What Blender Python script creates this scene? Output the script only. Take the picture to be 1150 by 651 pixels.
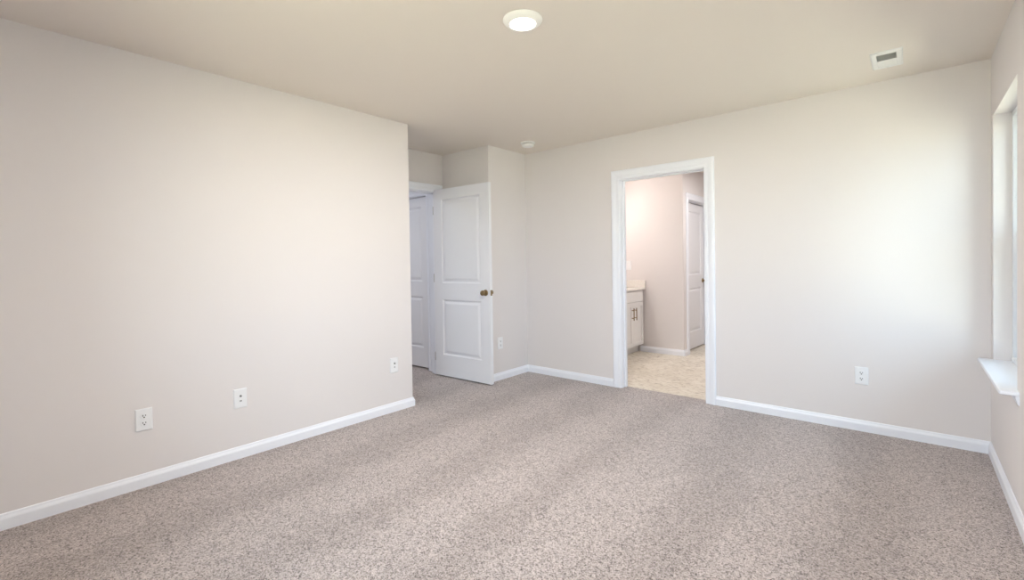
import bpy, bmesh, math
from mathutils import Vector, Matrix

# ------------------------------------------------------------------ scene
for o in list(bpy.data.objects):
    bpy.data.objects.remove(o)
S = bpy.context.scene
C = S.collection

# room dimensions (metres; x to the right along the back wall, y away, z up)
H = 2.44            # ceiling height
W = 3.682           # window wall
E = -1.6025         # end of the left wall
XS = 0.009          # side wall of the alcove
BY = -0.604         # back of the alcove
X2 = -0.691         # entry wall
YR = -4.63          # rear wall behind the camera
WT = 0.115          # wall thickness
WR = 0.165          # outer wall thickness
CW = 0.083          # casing width
DT = 2.018          # casing inner top
BX0, BX1 = 1.168, 1.964      # bathroom opening (casing inner edges)
EY0, EY1 = -1.515, -0.705    # entry opening
FX, FY = 1.090, 1.860        # bathroom: corner of the far wall
WY0, WY1, WZ0, WZ1 = -0.928, -0.098, 0.605, 2.074   # window opening

# ------------------------------------------------------------------ camera
yaw, pitch, roll = 0.7055453, -0.0143696, -0.0155201
right = Vector((math.cos(yaw), math.sin(yaw), 0))
fw = Vector((-math.sin(yaw), math.cos(yaw), 0))
up = Vector((0, 0, 1))
fw2 = fw * math.cos(pitch) + up * math.sin(pitch)
up2 = -fw * math.sin(pitch) + up * math.cos(pitch)
R3 = right * math.cos(roll) + up2 * math.sin(roll)
U3 = -right * math.sin(roll) + up2 * math.cos(roll)
cam = bpy.data.cameras.new('camera')
cam.sensor_fit = 'HORIZONTAL'
cam.sensor_width = 36.0
cam.lens = 525.274 / 1150 * 36.0
cam.shift_y = -(325.5 - 301.275) / 1150
cam.clip_start = 0.02
co = bpy.data.objects.new('camera', cam)
C.objects.link(co)
m = Matrix((R3, U3, -fw2)).transposed().to_4x4()
m.translation = Vector((3.30187, -4.11909, 1.24011))
co.matrix_world = m
S.camera = co

# ------------------------------------------------------------------ exposure, sky, sun
S.view_settings.view_transform = 'Standard'
S.view_settings.look = 'None'
S.view_settings.gamma = 1.0
S.view_settings.use_curve_mapping = False
S.view_settings.exposure = 0.05

SKY = 6.7
SUN = 66.0
world = bpy.data.worlds.new('sky')
S.world = world
world.use_nodes = True
nt = world.node_tree
nt.nodes.clear()
wo = nt.nodes.new('ShaderNodeOutputWorld')
bg = nt.nodes.new('ShaderNodeBackground')
tc = nt.nodes.new('ShaderNodeTexCoord')
sx = nt.nodes.new('ShaderNodeSeparateXYZ')
rp = nt.nodes.new('ShaderNodeValToRGB')
rp.color_ramp.elements[0].position = 0.0
rp.color_ramp.elements[0].color = (0.73, 0.89, 1.0, 1)
rp.color_ramp.elements[1].position = 0.8
rp.color_ramp.elements[1].color = (0.56, 0.79, 1.0, 1)
nt.links.new(tc.outputs['Generated'], sx.inputs[0])
nt.links.new(sx.outputs['Z'], rp.inputs[0])
nt.links.new(rp.outputs[0], bg.inputs[0])
bg.inputs[1].default_value = SKY
nt.links.new(bg.outputs[0], wo.inputs[0])

def light(name, kind, loc, energy, color=(1, 1, 1), rot=(0, 0, 0), **kw):
    l = bpy.data.lights.new(name, kind)
    l.energy = energy
    l.color = color
    for k, v in kw.items():
        setattr(l, k, v)
    o = bpy.data.objects.new(name, l)
    o.location = loc
    o.rotation_euler = rot
    C.objects.link(o)
    return o

light('sun', 'SUN', (-6, -6, 12), SUN, (1.0, 0.95, 0.86),
      rot=(math.radians(-6), math.radians(-28), 0), angle=0.01)
def portal(name, loc, rot, sxx, syy):
    o = light(name, 'AREA', loc, 1.0, rot=rot, shape='RECTANGLE', size=sxx, size_y=syy)
    o.data.cycles.is_portal = True
    return o
portal('daylight_window', (W + WR + 0.01, (WY0 + WY1) / 2, (WZ0 + WZ1) / 2),
       (0, math.radians(90), 0), WZ1 - WZ0, WY1 - WY0)
VY0, VY1 = -2.12, -1.685    # unseen second window, added to this wall to let in more daylight
portal('daylight_window', (W + WR + 0.01, (VY0 + VY1) / 2, (WZ0 + WZ1) / 2),
       (0, math.radians(90), 0), WZ1 - WZ0, VY1 - VY0)
light('hall_fill', 'AREA', (-1.75, -1.9, 2.40), 14, (0.86, 0.93, 1.0), shape='DISK', size=0.35)  # unseen fill, added to stand in for daylight reaching the hall

light('bath_fill', 'AREA', (2.1, 1.9, 2.42), 20, (1.0, 0.97, 0.94), shape='DISK', size=0.3)  # unseen fill without a fixture, added to brighten the bathroom recess
RX0, RX1 = 1.30, 3.33       # unseen window added behind the camera as daylight fill
portal('daylight_rear', ((RX0 + RX1) / 2, YR - WR - 0.01, (WZ0 + WZ1) / 2),
       (math.radians(90), 0, 0), RX1 - RX0, WZ1 - WZ0)
# ------------------------------------------------------------------ materials
def srgb(r, g, b):
    f = lambda c: c / 12.92 if c <= 0.04045 else ((c + 0.055) / 1.055) ** 2.4
    return (f(r / 255), f(g / 255), f(b / 255), 1)

def mat(name, col, rough=0.6, metal=0.0, spec=0.5, bump=None, emit=None, var=0.0):
    """principled with optional faint noise in colour and bump"""
    M = bpy.data.materials.new(name)
    M.use_nodes = True
    n = M.node_tree.nodes
    l = M.node_tree.links
    b = n['Principled BSDF']
    b.inputs['Base Color'].default_value = col
    b.inputs['Roughness'].default_value = rough
    b.inputs['Metallic'].default_value = metal
    b.inputs['Specular IOR Level'].default_value = spec
    if bump or var:
        t = n.new('ShaderNodeTexCoord')
        nz = n.new('ShaderNodeTexNoise')
        nz.inputs['Scale'].default_value = bump[0] if bump else 3.0
        nz.inputs['Detail'].default_value = 3
        l.new(t.outputs['Object'], nz.inputs['Vector'])
        if bump:
            bp = n.new('ShaderNodeBump')
            bp.inputs['Strength'].default_value = bump[1]
            bp.inputs['Distance'].default_value = 0.001
            l.new(nz.outputs['Fac'], bp.inputs['Height'])
            l.new(bp.outputs[0], b.inputs['Normal'])
        if var:
            mx = n.new('ShaderNodeMix')
            mx.data_type = 'RGBA'
            mx.inputs['A'].default_value = tuple(c * (1 - var) for c in col[:3]) + (1,)
            mx.inputs['B'].default_value = tuple(min(1, c * (1 + var)) for c in col[:3]) + (1,)
            l.new(nz.outputs['Fac'], mx.inputs['Factor'])
            l.new(mx.outputs['Result'], b.inputs['Base Color'])
    if emit:
        b.inputs['Emission Color'].default_value = emit[0]
        b.inputs['Emission Strength'].default_value = emit[1]
    return M

M_wall = mat('wall_paint', (0.80, 0.757, 0.755, 1), 0.75, spec=0.25, bump=(220, 0.12))
M_ceil = mat('ceiling_paint', (0.83, 0.765, 0.71, 1), 0.9, spec=0.15, bump=(180, 0.12))
M_trim = mat('trim_paint', (0.90, 0.915, 0.98, 1), 0.35, spec=0.4, bump=(60, 0.03))
M_door = mat('door_paint', (0.88, 0.88, 0.92, 1), 0.4, spec=0.4, bump=(90, 0.05))
M_plate = mat('plate_plastic', (0.88, 0.88, 0.90, 1), 0.3)
M_white = mat('white_plastic', (0.93, 0.92, 0.91, 1), 0.4)
M_dark = mat('dark_slot', (0.03, 0.028, 0.026, 1), 0.6)
M_grey = mat('grey_gap', (0.28, 0.27, 0.26, 1), 0.6)
M_duct = mat('duct_dark', (0.10, 0.095, 0.085, 1), 0.8)
M_vent = mat('vent_enamel', (0.90, 0.89, 0.88, 1), 0.4)
M_brass = mat('antique_brass', (0.36, 0.26, 0.14, 1), 0.28, metal=1.0, bump=(40, 0.05))
M_bronze = mat('bronze_pull', (0.30, 0.20, 0.10, 1), 0.35, metal=1.0)
M_steel = mat('steel_hinge', (0.55, 0.53, 0.50, 1), 0.35, metal=1.0)
M_vinylw = mat('window_vinyl', (0.82, 0.84, 0.87, 1), 0.35)
M_cab = mat('cabinet_paint', (0.86, 0.845, 0.84, 1), 0.4, bump=(80, 0.03))
M_lens = mat('lamp_lens', (1, 1, 1, 1), 0.5, emit=((1.0, 0.93, 0.82, 1), 9.0))
M_bulb = mat('bulb_glass', (1, 1, 1, 1), 0.5, emit=((1.0, 0.86, 0.68, 1), 6.0))

def m_glass(name, tint):
    M = bpy.data.materials.new(name)
    M.use_nodes = True
    n = M.node_tree.nodes
    l = M.node_tree.links
    n.clear()
    out = n.new('ShaderNodeOutputMaterial')
    mx = n.new('ShaderNodeMixShader')
    tr = n.new('ShaderNodeBsdfTransparent')
    gl = n.new('ShaderNodeBsdfGlossy')
    tr.inputs[0].default_value = tint
    gl.inputs['Roughness'].default_value = 0.0
    fr = n.new('ShaderNodeFresnel')
    fr.inputs[0].default_value = 1.2
    l.new(fr.outputs[0], mx.inputs[0])
    l.new(tr.outputs[0], mx.inputs[1])
    l.new(gl.outputs[0], mx.inputs[2])
    l.new(mx.outputs[0], out.inputs[0])
    return M
M_glass = m_glass('dimming_glass', (0.85, 0.885, 0.895, 1))  # tint added to dim the daylight through the right wall windows
M_clear = m_glass('clear_glass', (0.96, 0.98, 0.98, 1))

class NT:
    """tiny helper for node graphs"""
    def __init__(s, name):
        s.M = bpy.data.materials.new(name)
        s.M.use_nodes = True
        s.n = s.M.node_tree.nodes
        s.l = s.M.node_tree.links
        s.b = s.n['Principled BSDF']
        s.tc = s.n.new('ShaderNodeTexCoord').outputs['Object']
    def mapping(s, scale=(1, 1, 1), rot=(0, 0, 0), loc=(0, 0, 0)):
        k = s.n.new('ShaderNodeMapping')
        k.inputs['Scale'].default_value = scale
        k.inputs['Rotation'].default_value = rot
        k.inputs['Location'].default_value = loc
        s.l.new(s.tc, k.inputs['Vector'])
        return k.outputs[0]
    def noise(s, vec, scale, detail=2, rough=0.5, dist=0.0):
        k = s.n.new('ShaderNodeTexNoise')
        k.inputs['Scale'].default_value = scale
        k.inputs['Detail'].default_value = detail
        k.inputs['Roughness'].default_value = rough
        k.inputs['Distortion'].default_value = dist
        s.l.new(vec, k.inputs['Vector'])
        return k.outputs['Fac']
    def ramp(s, fac, stops):
        k = s.n.new('ShaderNodeValToRGB')
        e = k.color_ramp.elements
        while len(e) < len(stops):
            e.new(0.5)
        for i, (p, c) in enumerate(stops):
            e[i].position = p
            e[i].color = c if len(c) == 4 else (*c, 1)
        s.l.new(fac, k.inputs[0])
        return k.outputs[0]
    def mix(s, fac, a, b, mode='MIX'):
        k = s.n.new('ShaderNodeMix')
        k.data_type = 'RGBA'
        k.blend_type = mode
        for sock, v in (('Factor', fac), ('A', a), ('B', b)):
            if isinstance(v, (int, float)):
                k.inputs[sock].default_value = v
            elif isinstance(v, tuple):
                k.inputs[sock].default_value = v if len(v) == 4 else (*v, 1)
            else:
                s.l.new(v, k.inputs[sock])
        return k.outputs['Result']
    def math(s, op, a, b=0.0):
        k = s.n.new('ShaderNodeMath')
        k.operation = op
        for i, v in enumerate((a, b)):
            if isinstance(v, (int, float)):
                k.inputs[i].default_value = v
            else:
                s.l.new(v, k.inputs[i])
        return k.outputs[0]
    def bump(s, h, strength, dist):
        k = s.n.new('ShaderNodeBump')
        k.inputs['Strength'].default_value = strength
        k.inputs['Distance'].default_value = dist
        s.l.new(h, k.inputs['Height'])
        s.l.new(k.outputs[0], s.b.inputs['Normal'])

def m_carpet():
    g = NT('carpet')
    v = g.mapping()
    def tufts(scale):
        k = g.n.new('ShaderNodeTexVoronoi')
        k.inputs['Scale'].default_value = scale
        g.l.new(v, k.inputs['Vector'])
        q = g.n.new('ShaderNodeSeparateColor')
        g.l.new(k.outputs['Color'], q.inputs[0])
        return q.outputs[0], k.outputs['Distance']
    va, da = tufts(250)
    vb, db = tufts(135)
    col = g.ramp(va, [(0.0, (0.09, 0.072, 0.064)), (0.14, (0.265, 0.217, 0.20)), (0.32, (0.405, 0.343, 0.325)),
                      (0.65, (0.49, 0.42, 0.403)), (1.0, (0.625, 0.545, 0.525))])
    col = g.mix(1.0, col, g.ramp(vb, [(0.0, (0.50, 0.48, 0.47)), (0.16, (0.82, 0.81, 0.80)), (0.4, (1, 1, 1)), (1.0, (1.10, 1.10, 1.10))]), 'MULTIPLY')
    clump = g.noise(v, 34, 2, 0.6)
    col = g.mix(1.0, col, g.ramp(clump, [(0.34, (0.90, 0.895, 0.89)), (0.52, (1, 1, 1))]), 'MULTIPLY')
    mixn = g.math('ADD', g.math('MULTIPLY', va, 0.5), g.math('MULTIPLY', g.noise(v, 190, 2, 0.6), 0.8))
    # vacuum tracks: the nap lies one way, then the other, with ragged edges
    w = g.n.new('ShaderNodeTexWave')
    w.wave_type = 'BANDS'
    w.bands_direction = 'X'
    w.inputs['Scale'].default_value = 0.50
    w.inputs['Distortion'].default_value = 3.2
    w.inputs['Detail'].default_value = 4.0
    w.inputs['Detail Scale'].default_value = 1.3
    w.inputs['Detail Roughness'].default_value = 0.65
    g.l.new(g.mapping(scale=(1, 0.45, 1), rot=(0, 0, math.radians(-4)), loc=(0.1, 0, 0)), w.inputs['Vector'])
    blotch = g.noise(v, 3.2, 5, 0.7)
    nap = g.math('ADD', g.math('MULTIPLY', w.outputs['Fac'], 0.42), g.math('MULTIPLY', blotch, 0.8))
    napc = g.ramp(nap, [(0.44, (0.885, 0.875, 0.87)), (0.70, (1.03, 1.03, 1.03))])
    col = g.mix(1.0, col, napc, 'MULTIPLY')
    g.l.new(col, g.b.inputs['Base Color'])
    g.b.inputs['Roughness'].default_value = 0.95
    g.b.inputs['Specular IOR Level'].default_value = 0.1
    g.b.inputs['Sheen Weight'].default_value = 0.35
    g.bump(mixn, 0.5, 0.004)
    return g.M

def m_bathfloor():
    g = NT('bath_vinyl')
    v = g.mapping(scale=(1, 1, 1))
    vs = g.mapping(scale=(16, 44, 1), rot=(0, 0, math.radians(-32)))
    streak = g.noise(vs, 1.0, 5, 0.62, 0.8)
    base = g.ramp(streak, [(0.33, (0.36, 0.31, 0.26)), (0.41, (0.66, 0.595, 0.51)),
                           (0.47, (0.80, 0.74, 0.65)), (0.66, (0.88, 0.835, 0.76))])
    cloud = g.noise(v, 5, 3, 0.6)
    col = g.mix(0.6, base, g.ramp(cloud, [(0.3, (0.80, 0.77, 0.72)), (0.7, (1, 1, 1))]), 'MULTIPLY')
    br = g.n.new('ShaderNodeTexBrick')
    br.inputs['Scale'].default_value = 1.0
    br.inputs['Brick Width'].default_value = 0.61
    br.inputs['Row Height'].default_value = 0.305
    br.inputs['Mortar Size'].default_value = 0.0022
    br.inputs['Color1'].default_value = (1, 1, 1, 1)
    br.inputs['Color2'].default_value = (0.95, 0.95, 0.94, 1)
    br.inputs['Mortar'].default_value = (0.84, 0.81, 0.77, 1)
    g.l.new(v, br.inputs['Vector'])
    col = g.mix(1.0, col, br.outputs['Color'], 'MULTIPLY')
    g.l.new(col, g.b.inputs['Base Color'])
    g.b.inputs['Roughness'].default_value = 0.38
    g.b.inputs['Specular IOR Level'].default_value = 0.35
    return g.M

def m_counter():
    g = NT('counter_stone')
    v = g.mapping()
    n1 = g.noise(v, 60, 4, 0.7)
    col = g.ramp(n1, [(0.35, (0.80, 0.755, 0.71)), (0.52, (0.85, 0.815, 0.775)), (0.7, (0.88, 0.85, 0.81))])
    g.l.new(col, g.b.inputs['Base Color'])
    g.b.inputs['Roughness'].default_value = 0.25
    return g.M

def m_lawn():
    g = NT('lawn')
    v = g.mapping()
    n1 = g.noise(v, 6, 5, 0.7)
    col = g.ramp(n1, [(0.3, (0.21, 0.20, 0.145)), (0.7, (0.39, 0.37, 0.28))])
    g.l.new(col, g.b.inputs['Base Color'])
    g.b.inputs['Roughness'].default_value = 0.9
    return g.M

M_carpet, M_bfloor, M_counter, M_lawn = m_carpet(), m_bathfloor(), m_counter(), m_lawn()

# ------------------------------------------------------------------ mesh helpers
def box(bm, lo, hi, bev=0.0, seg=2):
    lo, hi = Vector(lo), Vector(hi)
    r = bmesh.ops.create_cube(bm, size=1.0)
    for v in r['verts']:
        v.co = Vector((lo[i] + (v.co[i] + 0.5) * (hi[i] - lo[i]) for i in range(3)))
    if bev:
        es = list({e for v in r['verts'] for e in v.link_edges})
        bmesh.ops.bevel(bm, geom=es, offset=bev, segments=seg, profile=0.5, affect='EDGES')
    return bm

def lathe(bm, prof, M=None, seg=48):
    """prof: (radius, height) pairs turned about z; M places the result"""
    M = M or Matrix()
    rings = []
    for r, z in prof:
        if r < 1e-6:
            rings.append([bm.verts.new(M @ Vector((0, 0, z)))])
        else:
            rings.append([bm.verts.new(M @ Vector((r * math.cos(2 * math.pi * i / seg), r * math.sin(2 * math.pi * i / seg), z))) for i in range(seg)])
    for a, b in zip(rings, rings[1:]):
        for i in range(seg):
            j = (i + 1) % seg
            if len(a) == 1 and len(b) == 1:
                continue
            if len(a) == 1:
                bm.faces.new((a[0], b[i], b[j]))
            elif len(b) == 1:
                bm.faces.new((a[i], b[0], a[j]))
            else:
                bm.faces.new((a[i], b[i], b[j], a[j]))
    bmesh.ops.recalc_face_normals(bm, faces=bm.faces)
    return bm

def obj(name, bm, mt, parent=None, smooth=False):
    bmesh.ops.recalc_face_normals(bm, faces=bm.faces)
    me = bpy.data.meshes.new(name)
    bm.to_mesh(me)
    bm.free()
    me.materials.append(mt)
    if smooth:
        for p in me.polygons:
            p.use_smooth = True
        me.set_sharp_from_angle(angle=math.radians(35))
    o = bpy.data.objects.new(name, me)
    C.objects.link(o)
    if parent:
        o.parent = parent
    return o

def tag(o, label, cat, group=None, kind=None):
    o['label'] = label
    o['category'] = cat
    if group:
        o['group'] = group
    if kind:
        o['kind'] = kind
    return o

def struct(name, bm, mt, label, cat, smooth=False):
    return tag(obj(name, bm, mt, smooth=smooth), label, cat, kind='structure')

def thing(name, M, label, cat, group=None, kind=None):
    o = bpy.data.objects.new(name, None)
    o.empty_display_size = 0.1
    C.objects.link(o)
    o.matrix_world = M
    return tag(o, label, cat, group, kind)

def frame(loc, xaxis, yaxis):
    """placement whose local x, y, z axes are given (z = x cross y)"""
    X, Y = Vector(xaxis).normalized(), Vector(yaxis).normalized()
    m = Matrix((X, Y, X.cross(Y))).transposed().to_4x4()
    m.translation = Vector(loc)
    return m

def boxes(*bs):
    bm = bmesh.new()
    for lo, hi in bs:
        box(bm, lo, hi)
    return bm

# ------------------------------------------------------------------ room shell
struct('floor', boxes(((-2.5, YR - 0.05, -0.12), (W + 0.03, 0.085, 0.0))), M_carpet,
       'speckled beige cut pile carpet with vacuum tracks across the bedroom', 'carpet')
struct('floor_bathroom', boxes(((-0.115, 0.0855, -0.12), (3.1, 4.2, -0.006))), M_bfloor,
       'cream stone patterned vinyl floor beyond the cased opening', 'floor')
struct('ceiling', boxes(((-2.6, YR - WR, H), (W + WR, 4.3, H + 0.14))), M_ceil,
       'smooth warm beige painted ceiling over the bedroom', 'ceiling')

struct('wall_left', boxes(((-WT, YR, -0.02), (0, E, H)), ((X2, E - WT, -0.02), (-WT, E, H))), M_wall,
       'long plain off white wall on the left with three wall plates', 'wall')
struct('wall_entry', boxes(((X2 - WT, E - WT, -0.02), (X2, EY0 - 0.024, H)),
                           ((X2 - WT, EY1 + 0.024, -0.02), (X2, BY + WT, H)),
                           ((X2 - WT, EY0 - 0.024, DT + 0.024), (X2, EY1 + 0.024, H))), M_wall,
       'off white alcove wall around the entry doorway', 'wall')
struct('wall_alcove', boxes(((X2, BY, -0.02), (XS, BY + WT, H)), ((XS - WT, BY + WT, -0.02), (XS, 0.0, H))), M_wall,
       'off white corner wall behind the open entry door', 'wall')
struct('wall_back', boxes(((XS - WT, 0, -0.02), (BX0 - 0.022, WT, H)),
                          ((BX1 + 0.022, 0, -0.02), (W + WR, WT, H)),
                          ((BX0 - 0.022, 0, DT + 0.024), (BX1 + 0.022, WT, H))), M_wall,
       'off white back wall with the cased bathroom opening', 'wall')
struct('wall_right', boxes(((W, YR, -0.02), (W + WR, VY0, H)), ((W, VY1, -0.02), (W + WR, WY0, H)), ((W, VY0, -0.02), (W + WR, VY1, WZ0 - 0.02)), ((W, VY0, WZ1), (W + WR, VY1, H)), ((W, WY1, -0.02), (W + WR, 0, H)),
                           ((W, WY0, -0.02), (W + WR, WY1, WZ0 - 0.02)), ((W, WY0, WZ1), (W + WR, WY1, H))), M_wall,
       'off white right wall holding the daylit window', 'wall')
struct('wall_rear', boxes(((-WT, YR - WR, -0.02), (RX0, YR, H)), ((RX1, YR - WR, -0.02), (W + WR, YR, H)),
                          ((RX0, YR - WR, -0.02), (RX1, YR, WZ0)), ((RX0, YR - WR, WZ1), (RX1, YR, H))), M_wall,
       'off white wall behind the camera with one added window', 'wall')
# hall beyond the entry
HX0, HX1 = -1.735, -0.925     # hall door opening
HY = -0.655
struct('wall_hall', boxes(((HX1 + 0.02, HY, -0.02), (X2 - WT, HY + WT, H)), ((-2.5, HY, -0.02), (HX0 - 0.02, HY + WT, H)),
                          ((HX0 - 0.02, HY, DT + 0.024), (HX1 + 0.02, HY + WT, H)),
                          ((-2.5, -3.0, -0.02), (-2.4, HY, H)), ((-2.4, -3.0, -0.02), (-WT, -2.9, H)),
                          ((HX0 - 0.10, HY + WT, -0.02), (HX1 + 0.10, HY + WT + 0.03, H))), M_wall,  # last box: unseen panel added behind the hall door to block stray light
       'pale hall wall seen through the entry doorway', 'wall')
# bathroom
BDY0, BDY1 = 2.045, 2.865     # closet door opening in the recess
struct('wall_bath_far', boxes(((-WT, FY, -0.02), (FX, FY + WT, H))), M_wall,
       'warm off white far bathroom wall beside the vanity', 'wall')
struct('wall_bath_recess', boxes(((FX - WT, FY + WT, -0.02), (FX, BDY0 - 0.02, H)), ((FX - WT, BDY1 + 0.02, -0.02), (FX, 4.2, H)),
                                 ((FX - WT, BDY0 - 0.02, DT + 0.024), (FX, BDY1 + 0.02, H)),
                                 ((FX - WT - 0.03, BDY0 - 0.1, -0.02), (FX - WT, BDY1 + 0.1, H))), M_wall,  # unseen panel added behind the closet door to keep its gap dark
       'shaded bathroom recess wall around the closet door', 'wall')
struct('wall_bath_outer', boxes(((-WT, WT, -0.02), (0, FY, H)), ((3.0, WT, -0.02), (3.1, 4.2, H)), ((FX, 4.1, -0.02), (3.0, 4.2, H))), M_wall,
       'off white bathroom walls behind the vanity and at its far end', 'wall')

# lawn outside
struct('ground', boxes(((W + WR + 0.02, -30, -0.6), (40, 30, -0.45)), ((-30, -40, -0.6), (W + WR + 0.02, YR - WR - 0.02, -0.45))), M_lawn,
       'sunlit lawn outside the windows', 'lawn')

# ------------------------------------------------------------------ baseboards
BPROF = [(0, 0), (0.0145, 0), (0.0145, 0.050), (0.0135, 0.054), (0.010, 0.061), (0.0075, 0.066), (0.006, 0.0735), (0.003, 0.077), (0, 0.077)]
def run(path, specs, prof=BPROF, mt=None, z0=0.0):
    """sweep prof along path (room on its left); each segment is an object of its own"""
    P = [Vector((p[0], p[1])) for p in path]
    N = len(P)
    nrm = []
    for i in range(N - 1):
        d = (P[i + 1] - P[i]).normalized()
        nrm.append(Vector((-d.y, d.x)))
    mit = []
    for i in range(N):
        if i == 0:
            mit.append(nrm[0])
        elif i == N - 1:
            mit.append(nrm[-1])
        else:
            b = (nrm[i - 1] + nrm[i]).normalized()
            mit.append(b / b.dot(nrm[i]))
    for i, (name, label) in enumerate(specs):
        if not name:
            continue
        bm = bmesh.new()
        ra = [bm.verts.new((P[i].x + mit[i].x * t, P[i].y + mit[i].y * t, z0 + z)) for t, z in prof]
        rb = [bm.verts.new((P[i + 1].x + mit[i + 1].x * t, P[i + 1].y + mit[i + 1].y * t, z0 + z)) for t, z in prof]
        k = len(prof)
        for j in range(k):
            bm.faces.new((ra[j], ra[(j + 1) % k], rb[(j + 1) % k], rb[j]))
        bm.faces.new(ra)
        bm.faces.new(rb[::-1])
        struct(name, bm, mt or M_trim, label, 'baseboard')

run([(0.0, YR), (W, YR), (W, 0), (BX1 + CW, 0)],
    [('baseboard_rear', 'white baseboard behind the camera'),
     ('baseboard_right', 'white baseboard along the right wall under the window'),
     ('baseboard_back', 'white baseboard from the bathroom casing to the right corner')])
run([(BX0 - CW, 0), (XS, 0), (XS, BY), (X2 + 0.02, BY)],
    [('baseboard_centre', 'short white baseboard left of the bathroom casing'),
     ('baseboard_alcove', 'white baseboard on the side wall beside the open door'),
     ('baseboard_behind', 'white baseboard behind the open entry door')])
run([(X2 + 0.02, E), (0, E), (0, YR)],
    [('baseboard_return', 'white baseboard return around the end of the left wall'),
     ('baseboard_left', 'long white baseboard along the left wall')])
run([(FX, BDY0 - CW + 0.005), (FX, FY), (0.50, FY)],
    [('baseboard_recess', 'short white baseboard turning into the bathroom recess'),
     ('baseboard_bath', 'white baseboard on the far bathroom wall')], z0=-0.006)

# ------------------------------------------------------------------ door casings and jambs
CPROF = [(0, 0), (0, 0.009), (0.004, 0.0115), (0.012, 0.0125), (0.026, 0.0125), (0.030, 0.010), (0.036, 0.0125), (0.052, 0.0165), (0.066, 0.018), (0.0745, 0.0175), (0.080, 0.014), (CW, 0.010), (CW, 0)]
def casing(bm, org, A, N, a0, a1, zt, z0=0.0):
    """mitred casing round an opening from a0 to a1 along A, standing off the wall along N"""
    org, A, N = Vector(org), Vector(A), Vector(N)
    rows = []
    for cx, cz in ((-1, 0), (-1, 1), (1, 1), (1, 0)):
        row = []
        for o, t in CPROF:
            a = a0 - o if cx < 0 else a1 + o
            z = zt + o if cz else z0
            row.append(bm.verts.new(org + A * a + N * t + Vector((0, 0, z))))
        rows.append(row)
    k = len(CPROF)
    for r0, r1 in zip(rows, rows[1:]):
        for j in range(k):
            bm.faces.new((r0[j], r0[(j + 1) % k], r1[(j + 1) % k], r1[j]))
    bm.faces.new(rows[0])
    bm.faces.new(rows[-1][::-1])

def jamb(bm, org, A, D, a0, a1, zt, depth, z0=0.0, stop=None):
    """jamb boards lining the opening through the wall, with an optional door stop at a depth"""
    org, A, D = Vector(org), Vector(A), Vector(D)
    r = 0.005
    def bx(a_lo, a_hi, d_lo, d_hi, z_lo, z_hi):
        p, q = org + A * a_lo + D * d_lo, org + A * a_hi + D * d_hi
        box(bm, (min(p.x, q.x), min(p.y, q.y), z_lo), (max(p.x, q.x), max(p.y, q.y), z_hi))
    bx(a0 - 0.018, a0 + r, 0, depth, z0, zt)
    bx(a1 - r, a1 + 0.018, 0, depth, z0, zt)
    bx(a0 - 0.018, a1 + 0.018, 0, depth, zt - r, zt + 0.020)
    if stop:
        bx(a0 + r, a0 + r + 0.010, stop, stop + 0.034, z0, zt - r)
        bx(a1 - r - 0.010, a1 - r, stop, stop + 0.034, z0, zt - r)
        bx(a0 + r, a1 - r, stop, stop + 0.034, zt - r - 0.010, zt - r)

def opening(name, label, faces, jb):
    bm = bmesh.new()
    for f in faces:
        casing(bm, *f)
    t = struct(name, bm, M_trim, label, 'door trim')
    b2 = bmesh.new()
    jamb(b2, *jb[0], **jb[1])
    obj('jamb', b2, M_trim, t)
    return t

t_bath = opening('trim_1', 'white moulded casing around the open bathroom doorway',
        [((0, 0, 0), (1, 0, 0), (0, -1, 0), BX0, BX1, DT),
         ((0, WT, 0), (1, 0, 0), (0, 1, 0), BX0, BX1, DT, -0.006)],
        (((0, 0, 0), (1, 0, 0), (0, 1, 0), BX0, BX1, DT, WT), dict(z0=-0.006, stop=0.058)))
t_entry = opening('trim_2', 'white casing around the entry doorway in the alcove',
        [((X2, 0, 0), (0, 1, 0), (1, 0, 0), EY0, EY1, DT),
         ((X2 - WT, 0, 0), (0, 1, 0), (-1, 0, 0), EY0, EY1, DT)],
        (((X2, 0, 0), (0, 1, 0), (-1, 0, 0), EY0, EY1, DT, WT), dict(stop=0.040)))
t_hall = opening('trim_3', 'white casing around the closed hall door',
        [((0, HY, 0), (1, 0, 0), (0, -1, 0), HX0, HX1, DT)],
        (((0, HY, 0), (1, 0, 0), (0, 1, 0), HX0, HX1, DT, WT), dict(stop=0.07)))
t_clos = opening('trim_4', 'white casing around the closet door in the bathroom recess',
        [((FX, 0, 0), (0, 1, 0), (1, 0, 0), BDY0, BDY1, DT, -0.006)],
        (((FX, 0, 0), (0, 1, 0), (-1, 0, 0), BDY0, BDY1, DT, WT), dict(z0=-0.006, stop=0.03)))
# strike plate on the left bathroom jamb
bm = bmesh.new()
box(bm, (BX0 + 0.0045, 0.076, 0.905), (BX0 + 0.0075, 0.104, 0.965), 0.001)
obj('strike_plate', bm, M_brass, t_bath)

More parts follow.
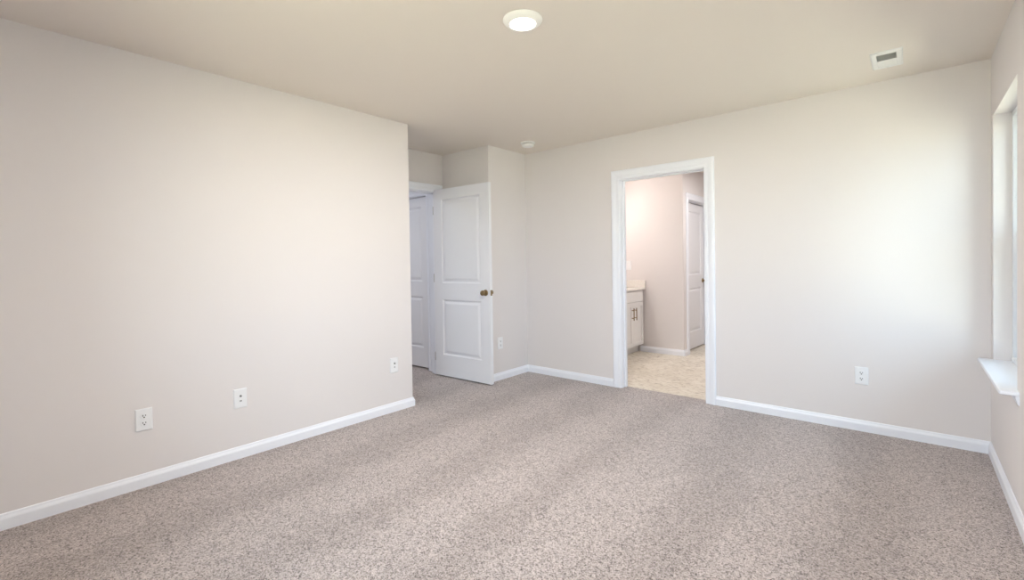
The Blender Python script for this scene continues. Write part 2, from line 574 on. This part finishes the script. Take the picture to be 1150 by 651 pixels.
# ------------------------------------------------------------------ panel doors
def panel_face(bm, w, h, y, s, panels):
    """one face of a moulded door in the x-z plane at depth y, facing s, with raised panels"""
    xs = [0.0, panels[0][0], panels[0][1], w]
    zs = [0.0]
    for p in panels:
        zs += [p[2], p[3]]
    zs.append(h)
    grid = [[bm.verts.new((x, y, z)) for x in xs] for z in zs]
    for j in range(len(zs) - 1):
        for i in range(3):
            if i == 1 and j % 2 == 1:
                continue
            bm.faces.new((grid[j][i], grid[j][i + 1], grid[j + 1][i + 1], grid[j + 1][i]))
    # moulding rings: (inset, depth)
    prof = [(0.0, 0.0), (0.006, 0.009), (0.015, 0.0115), (0.021, 0.0115), (0.044, 0.003), (0.050, 0.0025)]
    for q, p in enumerate(panels):
        j = 1 + 2 * q
        prev = [grid[j][1], grid[j][2], grid[j + 1][2], grid[j + 1][1]]
        for ins, dep in prof[1:]:
            yy = y - s * dep
            x0, x1, z0, z1 = p[0] + ins, p[1] - ins, p[2] + ins, p[3] - ins
            ring = [bm.verts.new(c) for c in ((x0, yy, z0), (x1, yy, z0), (x1, yy, z1), (x0, yy, z1))]
            for k in range(4):
                bm.faces.new((prev[k], prev[(k + 1) % 4], ring[(k + 1) % 4], ring[k]))
            prev = ring
        bm.faces.new(prev)
    return grid

def door_mesh(w, h=2.022, t=0.035):
    st = 0.125
    panels = [(st, w - st, 0.228, 0.828), (st, w - st, 1.008, h - 0.112)]
    bm = bmesh.new()
    f = panel_face(bm, w, h, 0.0, -1, panels)
    b = panel_face(bm, w, h, t, 1, panels)
    R, K = len(f), len(f[0])
    for j in range(R - 1):
        bm.faces.new((f[j][0], f[j + 1][0], b[j + 1][0], b[j][0]))
        bm.faces.new((f[j][K - 1], b[j][K - 1], b[j + 1][K - 1], f[j + 1][K - 1]))
    for i in range(K - 1):
        bm.faces.new((f[0][i], b[0][i], b[0][i + 1], f[0][i + 1]))
        bm.faces.new((f[R - 1][i], f[R - 1][i + 1], b[R - 1][i + 1], b[R - 1][i]))
    return bm

KPROF = [(0, 0), (0.031, 0), (0.032, 0.003), (0.029, 0.008), (0.020, 0.011), (0.0125, 0.014), (0.0115, 0.026), (0.014, 0.031),
         (0.022, 0.036), (0.0262, 0.043), (0.0268, 0.050), (0.0245, 0.057), (0.018, 0.061), (0.009, 0.0625), (0, 0.0628)]
def knob(parent, x, y, z, s):
    """turned door knob standing off along s*y"""
    M = Matrix.Translation((x, y, z)) @ Matrix.Rotation(math.radians(90 if s < 0 else -90), 4, 'X')
    bm = bmesh.new()
    lathe(bm, KPROF, M, 40)
    o = obj('door_knob', bm, M_brass, parent, smooth=True)
    o['label'] = 'round antique brass knob'
    return o

def hinge(parent, x, y, z):
    bm = bmesh.new()
    lathe(bm, [(0, -0.047), (0.0035, -0.047), (0.005, -0.044), (0.0065, -0.0435), (0.0065, 0.0435), (0.005, 0.044), (0.0035, 0.047), (0, 0.047)],
          Matrix.Translation((x, y, z)), 16)
    box(bm, (x, y + 0.001, z - 0.044), (x + 0.0022, y + 0.030, z + 0.044))
    return obj('hinge', bm, M_steel, parent, smooth=True)

# entry door, standing open in front of the alcove wall.  Local: x along the leaf from the hinge, y=0 face towards the room's camera side
DW = 0.808
ang = math.radians(2.4)
Mx = Matrix.Translation((X2 - 0.002, EY1 - 0.046, 0.014)) @ Matrix.Rotation(ang, 4, 'Z')
d1 = obj('door_1', door_mesh(DW), M_door)
d1.matrix_world = Mx
tag(d1, 'white two panel entry door standing open with brass knob', 'door', kind='structure')
knob(d1, DW - 0.060, 0.0, 0.918, -1)
knob(d1, DW - 0.060, 0.035, 0.918, 1)
bm = bmesh.new()
box(bm, (DW - 0.0005, 0.005, 0.890), (DW + 0.0016, 0.030, 0.946), 0.0007)
box(bm, (DW + 0.001, 0.011, 0.909), (DW + 0.011, 0.024, 0.927), 0.002)
lp = obj('latch_plate', bm, M_brass, d1)
lp['label'] = 'brass latch plate and bolt on the door edge'
for z in (0.20, 1.06, 1.80):
    hinge(d1, -0.004, 0.004, z)

# closed hall door
d2 = obj('door_2', door_mesh(HX1 - HX0 - 0.016, 1.990), M_door)
d2.matrix_world = Matrix.Translation((HX0 + 0.008, HY + 0.028, 0.018))
tag(d2, 'closed white panel door in the hall beyond the entry doorway', 'door', kind='structure')
knob(d2, 0.06, 0.0, 0.918, -1)

# closet door in the bathroom recess: local y=0 face looks along +x of the room
d3 = obj('door_3', door_mesh(BDY1 - BDY0 - 0.016, 1.990), M_door)
d3.matrix_world = Matrix.Translation((FX - 0.072, BDY0 + 0.008, 0.010)) @ Matrix.Rotation(math.radians(90), 4, 'Z')
tag(d3, 'white panel closet door in the bathroom recess with brass knob', 'door', kind='structure')
knob(d3, BDY1 - BDY0 - 0.016 - 0.062, 0.0, 0.918, -1)

# ------------------------------------------------------------------ windows
def ring(bm, x0, x1, y0, y1, z0, z1, w, bev=0.002, wb=None):
    """rectangular frame lying in the y-z plane"""
    wb = wb or w
    box(bm, (x0, y0, z0), (x1, y0 + w, z1), bev)
    box(bm, (x0, y1 - w, z0), (x1, y1, z1), bev)
    box(bm, (x0, y0 + w, z1 - w), (x1, y1 - w, z1), bev)
    box(bm, (x0, y0 + w, z0), (x1, y1 - w, z0 + wb), bev)

def make_window(wname, wlabel, WY0, WY1):
    win = thing(wname, Matrix.Translation((W, (WY0 + WY1) / 2, WZ0)), wlabel, 'window', kind='structure')
    def wpart(name, bm, mt, parent=None, smooth=False):
        parent = parent or win
        o = obj(name, bm, mt, smooth=smooth)
        o.parent = parent
        if parent.type == 'EMPTY':
            o.matrix_parent_inverse = Matrix.Translation(-Vector((W, (WY0 + WY1) / 2, WZ0)))
        return o
    yl = (WY0 + WY1) / 2
    xf = W + 0.078
    zm = 1.345
    bm = bmesh.new()
    ring(bm, xf, W + WR, WY0 + 0.001, WY1 - 0.001, WZ0, WZ1 - 0.001, 0.028)
    wpart('window_frame', bm, M_vinylw)
    bm = bmesh.new()
    ring(bm, xf + 0.048, xf + 0.074, WY0 + 0.030, WY1 - 0.030, zm - 0.018, WZ1 - 0.030, 0.034)
    us = wpart('upper_sash', bm, M_vinylw)
    bm = bmesh.new()
    box(bm, (xf + 0.059, WY0 + 0.060, zm + 0.012), (xf + 0.063, WY1 - 0.060, WZ1 - 0.060))
    wpart('glass_pane', bm, M_glass, us)
    bm = bmesh.new()
    ring(bm, xf + 0.014, xf + 0.044, WY0 + 0.034, WY1 - 0.034, WZ0 + 0.029, zm + 0.022, 0.038, wb=0.050)
    ls = wpart('lower_sash', bm, M_vinylw)
    bm = bmesh.new()
    box(bm, (xf + 0.027, WY0 + 0.068, WZ0 + 0.075), (xf + 0.031, WY1 - 0.068, zm - 0.012))
    wpart('glass_pane', bm, M_glass, ls)
    bm = bmesh.new()
    box(bm, (xf + 0.016, yl - 0.035, zm + 0.0225), (xf + 0.042, yl + 0.035, zm + 0.032), 0.003)
    box(bm, (xf + 0.012, yl - 0.005, zm + 0.032), (xf + 0.034, yl + 0.008, zm + 0.046), 0.003)
    wpart('sash_lock', bm, M_vinylw, ls)
    bm = bmesh.new()
    box(bm, (xf - 0.004, WY1 - 0.058, WZ0 + 0.0005), (xf + 0.0135, WY1 - 0.0015, WZ0 + 0.024), 0.002)
    wpart('corner_block', bm, M_vinylw)
    # stool (deep inner sill) with rounded nose and apron
    def stool():
        bm = bmesh.new()
        p = 0.066
        y0, y1 = WY0 - 0.060, WY1 + 0.030
        th = 0.020
        def rect(z, ins):
            r = 0.010
            pts = []
            xo = W - p + ins
            for (cx, cy, a0) in ((xo + r, y0 + ins + r, 180), (xo + r, y1 - ins - r, 90)):
                seq = range(0, 91, 15)
                for a in seq:
                    th_ = math.radians((270 - a) if a0 == 180 else (180 - a))
                    pts.append((cx + r * math.cos(th_), cy + r * math.sin(th_), z))
            pts += [(W + 0.0, y1 - ins, z), (W + 0.0, y0 + ins, z)]
            return [bm.verts.new(c) for c in pts]
        zt = WZ0
        prof = [(zt - th, 0.003), (zt - th + 0.003, 0.0), (zt - 0.005, 0.0), (zt - 0.0015, 0.0015), (zt, 0.005)]
        rows = [rect(z, i) for z, i in prof]
        n = len(rows[0])
        for a, b in zip(rows, rows[1:]):
            for i in range(n):
                bm.faces.new((a[i], a[(i + 1) % n], b[(i + 1) % n], b[i]))
        bm.faces.new(rows[0])
        bm.faces.new(rows[-1])
        box(bm, (W, WY0, WZ0 - th), (W + WR, WY1, WZ0))
        return bm
    wpart('window_sill', stool(), M_trim, smooth=True)
    bm = bmesh.new()
    ap = [(0, 0), (-0.013, 0), (-0.013, -0.012), (-0.009, -0.020), (-0.008, -0.034), (-0.003, -0.041), (0, -0.041)]
    va = [bm.verts.new((W + x, WY0 - 0.066, WZ0 - 0.0205 + z)) for x, z in ap]
    vb = [bm.verts.new((W + x, WY1 + 0.022, WZ0 - 0.0205 + z)) for x, z in ap]
    for j in range(len(ap)):
        k = (j + 1) % len(ap)
        bm.faces.new((va[j], va[k], vb[k], vb[j]))
    bm.faces.new(va)
    bm.faces.new(vb[::-1])
    wpart('apron', bm, M_trim)


make_window('window_1', 'white single hung window in the right wall with deep white sill', WY0, WY1)
make_window('added_window_2', 'unseen white window added to the right wall for daylight', VY0, VY1)

w3 = thing('added_window_3', Matrix.Translation(((RX0 + RX1) / 2, YR - WR, WZ0)), 'unseen white window added behind the camera for fill daylight', 'window', kind='structure')
def rpart(name, bm, mt, parent=None):
    o = obj(name, bm, mt)
    o.parent = parent or w3
    if not parent:
        o.matrix_parent_inverse = Matrix.Translation(-Vector(((RX0 + RX1) / 2, YR - WR, WZ0)))
    return o
def rframe(bm, y0, y1, x0, x1, z0, z1, w):
    for lo, hi in (((x0, y0, z0), (x0 + w, y1, z1)), ((x1 - w, y0, z0), (x1, y1, z1)), ((x0 + w, y0, z1 - w), (x1 - w, y1, z1)), ((x0 + w, y0, z0), (x1 - w, y1, z0 + w))):
        box(bm, lo, hi, 0.002)
    return bm
rpart('window_frame', rframe(bmesh.new(), YR - WR, YR - 0.080, RX0, RX1, WZ0, WZ1, 0.028), M_vinylw)
for nm, z0, z1, yy in (('upper_sash', 1.327, WZ1 - 0.029, YR - 0.152), ('lower_sash', WZ0 + 0.029, 1.367, YR - 0.122)):
    q = rpart(nm, rframe(bmesh.new(), yy, yy + 0.028, RX0 + 0.029, RX1 - 0.029, z0, z1, 0.036), M_vinylw)
    bm = bmesh.new()
    box(bm, (RX0 + 0.060, yy + 0.012, z0 + 0.03), (RX1 - 0.060, yy + 0.016, z1 - 0.03))
    rpart('glass_pane', bm, M_clear, q)
bm = bmesh.new()
box(bm, (RX0 - 0.03, YR, WZ0 - 0.020), (RX1 + 0.03, YR + 0.066, WZ0), 0.004)
rpart('window_sill', bm, M_trim)

# ------------------------------------------------------------------ wall plates (local x across, y up, z out of the wall)
PW, PH = 0.079, 0.125
def plate_mesh(w=PW, h=PH, t=0.0062):
    bm = bmesh.new()
    rows = []
    for ins, z in ((0, 0), (0, 0.0022), (0.0035, 0.0055), (0.006, t)):
        rows.append([bm.verts.new(c) for c in ((-w / 2 + ins, -h / 2 + ins, z), (w / 2 - ins, -h / 2 + ins, z), (w / 2 - ins, h / 2 - ins, z), (-w / 2 + ins, h / 2 - ins, z))])
    for a, b in zip(rows, rows[1:]):
        for i in range(4):
            bm.faces.new((a[i], a[(i + 1) % 4], b[(i + 1) % 4], b[i]))
    bm.faces.new(rows[0])
    bm.faces.new(rows[-1])
    return bm

def screw(root, x, y, z):
    bm = bmesh.new()
    lathe(bm, [(0.0033, 0), (0.0033, 0.0006), (0.002, 0.0012), (0, 0.0013)], Matrix.Translation((x, y, z)), 16)
    obj('screw', bm, M_plate, root, smooth=True)

def duplex(M, label, group='power outlets around the bedroom'):
    root = thing('power_outlet', M, label, 'outlet', group)
    obj('cover_plate', plate_mesh(), M_plate, root)
    screw(root, 0, 0, 0.0060)
    for s in (-1, 1):
        cy = s * 0.0205
        bm = bmesh.new()
        n = 40
        r, hh = 0.0172, 0.0142
        rows = []
        for ins, z in ((0, 0.0058), (0, 0.0078), (0.0008, 0.0085)):
            row = []
            for i in range(n):
                a = 2 * math.pi * i / n
                x, y = (r - ins) * math.cos(a), (r - ins) * math.sin(a)
                y = max(-hh + ins, min(hh - ins, y))
                row.append(bm.verts.new((x, cy + y, z)))
            rows.append(row)
        for a, b in zip(rows, rows[1:]):
            for i in range(n):
                bm.faces.new((a[i], a[(i + 1) % n], b[(i + 1) % n], b[i]))
        bm.faces.new(rows[-1])
        bm.faces.new(rows[0])
        rc = obj('receptacle', bm, M_plate, root)
        for x, w, h, y in ((-0.0065, 0.0036, 0.0092, 0.0035), (0.0065, 0.0034, 0.0078, 0.0035)):
            b2 = bmesh.new()
            box(b2, (x - w / 2, cy + y - h / 2, 0.0080), (x + w / 2, cy + y + h / 2, 0.00875))
            obj('slot', b2, M_dark, rc)
        b2 = bmesh.new()
        lathe(b2, [(0.0037, 0.0080), (0.0037, 0.00875), (0, 0.00875)], Matrix.Translation((0, cy - 0.0068, 0)), 16)
        obj('ground_hole', b2, M_dark, rc)
    return root

def jack_plate(M, label):
    root = thing('jack_plate', M, label, 'wall plate', 'jack plates on the left wall')
    obj('cover_plate', plate_mesh(), M_plate, root)
    for s in (-1, 1):
        screw(root, 0, s * 0.0475, 0.0060)
    # coaxial socket above, small square socket below
    bm = bmesh.new()
    lathe(bm, [(0.0068, 0.0058), (0.0068, 0.0085), (0.0048, 0.0085), (0.0048, 0.016), (0.0032, 0.016), (0.0028, 0.010), (0, 0.010)],
          Matrix.Translation((0, 0.0155, 0)), 24)
    o = obj('coax_socket', bm, M_grey, root, smooth=True)
    o['label'] = 'dark round cable socket'
    bm = bmesh.new()
    box(bm, (-0.0085, -0.0240, 0.0058), (0.0085, -0.0080, 0.0085), 0.001)
    js = obj('phone_socket', bm, M_plate, root)
    bm = bmesh.new()
    box(bm, (-0.0062, -0.0195, 0.0082), (0.0062, -0.0115, 0.0089))
    obj('socket_hole', bm, M_grey, js)
    return root

fl = lambda y, z: frame((0.0, y, z), (0, 1, 0), (0, 0, 1))
duplex(fl(-3.473, 0.381), 'white duplex outlet low on the left wall, nearest the camera')
jack_plate(fl(-2.973, 0.385), 'white plate with two dark sockets, middle of the left wall row')
jack_plate(fl(-1.789, 0.388), 'white two socket plate near the end of the left wall')
duplex(frame((3.036, 0.0, 0.393), (1, 0, 0), (0, 0, 1)), 'white duplex outlet on the back wall right of the bathroom doorway')
duplex(frame((XS, -0.465, 0.385), (0, 1, 0), (0, 0, 1)), 'white duplex outlet on the side wall beside the open entry door')

def switch_plate(M, label):
    root = thing('light_switch', M, label, 'light switch')
    obj('cover_plate', plate_mesh(), M_plate, root)
    for s in (-1, 1):
        screw(root, 0, s * 0.030, 0.0060)
    bm = bmesh.new()
    box(bm, (-0.0055, -0.0125, 0.0058), (0.0055, 0.0125, 0.0072), 0.0006)
    box(bm, (-0.0042, 0.000, 0.006), (0.0042, 0.0085, 0.0175), 0.0012)
    obj('toggle', bm, M_white, root)
    return root
switch_plate(frame((0.335, FY, 1.165), (1, 0, 0), (0, 0, 1)), 'white wall switch on the far bathroom wall above the vanity')

# ------------------------------------------------------------------ ceiling fittings
# disc light
LX, LY = 1.840, -2.292
lt = thing('ceiling_light', Matrix.Translation((LX, LY, H)), 'round white ceiling light glowing warm white over the carpet', 'ceiling light')
bm = bmesh.new()
lathe(bm, [(0.070, -0.0005), (0.098, -0.0005), (0.0985, -0.005), (0.096, -0.009), (0.088, -0.015), (0.076, -0.022), (0.069, -0.025), (0.066, -0.025), (0.064, -0.022), (0.064, -0.012), (0.070, -0.0005)], None, 64)
obj('trim_ring', bm, M_white, lt, smooth=True)
bm = bmesh.new()
lathe(bm, [(0.0635, -0.013), (0.0635, -0.021), (0.050, -0.0245), (0.028, -0.0265), (0, -0.027)], None, 64)
ln = obj('lens', bm, M_lens, lt, smooth=True)
ln['label'] = 'glowing diffuser lens'
pl = light('ceiling_lamp', 'AREA', (0, 0, -0.030), 40, (1.0, 0.94, 0.87), shape='DISK', size=0.12)
pl.parent = lt

# smoke detector
sd = thing('smoke_detector', Matrix.Translation((0.365, -0.395, H)), 'small round white smoke detector on the ceiling near the corner', 'smoke detector')
bm = bmesh.new()
lathe(bm, [(0, -0.0003), (0.072, -0.0003), (0.073, -0.003), (0.073, -0.010), (0.071, -0.013), (0, -0.013)], None, 48)
obj('base_plate', bm, M_white, sd, smooth=True)
bm = bmesh.new()
lathe(bm, [(0, -0.0128), (0.052, -0.0128), (0.052, -0.020), (0, -0.020)], None, 48)
o = obj('vent_slot', bm, M_grey, sd, smooth=True)
o['label'] = 'dark smoke entry slot'
bm = bmesh.new()
lathe(bm, [(0, -0.0195), (0.060, -0.0195), (0.062, -0.022), (0.061, -0.034), (0.056, -0.041), (0.044, -0.045), (0.018, -0.046), (0.016, -0.049), (0.010, -0.050), (0, -0.050)], None, 48)
obj('sensor_body', bm, M_white, sd, smooth=True)

# air register
VX, VY = 3.196, -0.442
vt = thing('ceiling_vent', Matrix.Translation((VX, VY, H)), 'white rectangular air vent on the ceiling near the window wall', 'ceiling vent')
vw, vl, iw, il = 0.152, 0.305, 0.092, 0.222
bm = bmesh.new()
def rring(z, w, l):
    return [bm.verts.new(c) for c in ((-w / 2, -l / 2, z), (w / 2, -l / 2, z), (w / 2, l / 2, z), (-w / 2, l / 2, z))]
rows = [rring(-0.0002, vw, vl), rring(-0.003, vw, vl), rring(-0.0085, vw - 0.016, vl - 0.016), rring(-0.0085, iw + 0.004, il + 0.004), rring(-0.0070, iw, il), rring(-0.0002, iw, il)]
for a, b in zip(rows, rows[1:] + rows[:1]):
    for i in range(4):
        bm.faces.new((a[i], a[(i + 1) % 4], b[(i + 1) % 4], b[i]))
obj('vent_frame', bm, M_vent, vt)
bm = bmesh.new()
box(bm, (-iw / 2, -il / 2, -0.0012), (iw / 2, il / 2, -0.0004))
o = obj('duct_opening', bm, M_duct, vt)
n = 14
for i in range(n):
    y = -il / 2 + il * (i + 0.5) / n
    if abs(y) < 0.004:
        continue
    bm = bmesh.new()
    a = math.radians(38) * (-1 if y > 0 else 1)
    box(bm, (-iw / 2, -0.0055, -0.0004), (iw / 2, 0.0055, 0.0004))
    bmesh.ops.transform(bm, matrix=Matrix.Translation((0, y, -0.0050)) @ Matrix.Rotation(a, 4, 'X'), verts=bm.verts)
    obj('slat', bm, M_vent, vt)
bm = bmesh.new()
box(bm, (-iw / 2, -0.004, -0.0085), (iw / 2, 0.004, -0.0012))
obj('centre_bar', bm, M_vent, vt)
bm = bmesh.new()
box(bm, (-0.004, il / 2 + 0.008, -0.016), (0.004, il / 2 + 0.014, -0.008), 0.001)
obj('damper_lever', bm, M_vent, vt)

# ------------------------------------------------------------------ bathroom vanity
VF = 0.550                    # door face plane
V0, V1 = 0.610, FY            # run of the vanity along y
vc = thing('vanity_cabinet', Matrix.Translation((0.27, (V0 + V1) / 2, -0.006)), 'white shaker vanity cabinet with bronze pulls in the bathroom', 'cabinet')
vinv = Matrix.Translation(-Vector((0.27, (V0 + V1) / 2, -0.006)))
def vpart(name, bm, mt, parent=vc):
    o = obj(name, bm, mt)
    o.parent = parent
    if parent is vc:
        o.matrix_parent_inverse = vinv
    return o
zb, zt_ = 0.097, 0.836
bm = bmesh.new()
box(bm, (0.005, V0, zb), (VF - 0.020, V1 - 0.002, zt_))
vpart('body', bm, M_cab)
bm = bmesh.new()
box(bm, (0.10, V0 + 0.01, -0.006), (VF - 0.085, V1 - 0.002, zb))
vpart('toe_kick', bm, M_cab)
def shaker(y0, y1, z0, z1, fr):
    bm = bmesh.new()
    x0, x1 = VF - 0.0198, VF
    box(bm, (x0, y0, z0), (x1, y0 + fr, z1), 0.001, 1)
    box(bm, (x0, y1 - fr, z0), (x1, y1, z1), 0.001, 1)
    box(bm, (x0, y0 + fr, z1 - fr), (x1, y1 - fr, z1), 0.001, 1)
    box(bm, (x0, y0 + fr, z0), (x1, y1 - fr, z0 + fr), 0.001, 1)
    box(bm, (x0, y0 + fr, z0 + fr), (x1 - 0.009, y1 - fr, z1 - fr))
    return bm
def pull(parent, y, z0, z1):
    bm = bmesh.new()
    M = Matrix.Translation((VF + 0.030, y, 0))
    lathe(bm, [(0, z0), (0.0055, z0), (0.006, z0 + 0.001), (0.006, z1 - 0.001), (0.0055, z1), (0, z1)], M, 16)
    for z in (z0 + 0.030, z1 - 0.030):
        lathe(bm, [(0, 0), (0.0045, 0), (0.0045, 0.028), (0, 0.028)], Matrix.Translation((VF - 0.0005, y, z)) @ Matrix.Rotation(math.radians(90), 4, 'Y'), 12)
    o = vpart('handle', bm, M_bronze, parent)
    o['label'] = 'slim bronze bar pull'
yc = 1.535
hw = 0.297
for c in (yc, yc - 2 * hw - 0.012):
    if c - hw < V0:
        continue
    bm = bmesh.new()
    box(bm, (VF - 0.0198, c - hw, 0.688), (VF, c + hw, 0.826), 0.0015, 1)
    vpart('drawer_front', bm, M_cab)
    for s in (-1, 1):
        y0, y1 = (c - hw, c - 0.0015) if s < 0 else (c + 0.0015, c + hw)
        d = vpart('door', shaker(y0, y1, zb + 0.006, 0.680, 0.052), M_cab)
        pull(d, c + s * 0.038, 0.452, 0.612)

ct = thing('vanity_countertop', Matrix.Translation((0.285, (V0 + V1) / 2, 0.836)), 'beige stone look vanity countertop with low backsplash', 'countertop')
cinv = Matrix.Translation(-Vector((0.285, (V0 + V1) / 2, 0.836)))
bm = bmesh.new()
box(bm, (0.003, V0 - 0.012, 0.8365), (0.575, V1 - 0.001, 0.860), 0.004)
o = obj('slab', bm, M_counter, ct); o.matrix_parent_inverse = cinv
bm = bmesh.new()
box(bm, (0.002, V0 - 0.012, 0.8602), (0.020, V1 - 0.016, 0.960), 0.003)
o = obj('backsplash', bm, M_counter, ct); o.matrix_parent_inverse = cinv
bm = bmesh.new()
box(bm, (0.0205, V1 - 0.018, 0.8602), (0.575, V1 - 0.001, 0.960), 0.003)
o = obj('side_splash', bm, M_counter, ct); o.matrix_parent_inverse = cinv

# vanity light over the counter (the warm light on the far bathroom wall)
vl_ = thing('vanity_light', Matrix.Translation((0.0, 1.00, 2.05)), 'three globe vanity light over the bathroom counter', 'wall light')
bm = bmesh.new()
box(bm, (0.001, -0.33, -0.05), (0.022, 0.33, 0.05), 0.004)
obj('back_plate', bm, M_bronze, vl_)
for y in (-0.24, 0.0, 0.24):
    bm = bmesh.new()
    lathe(bm, [(0.014, 0), (0.014, 0.09), (0.028, 0.11), (0.028, 0.125), (0, 0.125)], Matrix.Translation((0.021, y, 0)) @ Matrix.Rotation(math.radians(90), 4, 'Y'), 20)
    ar = obj('lamp_arm', bm, M_bronze, vl_, smooth=True)
    bm = bmesh.new()
    lathe(bm, [(0.060 * math.sin(math.pi * i / 16), -0.060 * math.cos(math.pi * i / 16)) for i in range(17)], Matrix.Translation((0.205, y, 0)), 32)
    obj('globe', bm, M_bulb, ar, smooth=True)
    p = light('vanity_bulb', 'POINT', (0.205, y, -0.075), 7.0, (1.0, 0.95, 0.90), shadow_soft_size=0.055)
    p.parent = vl_
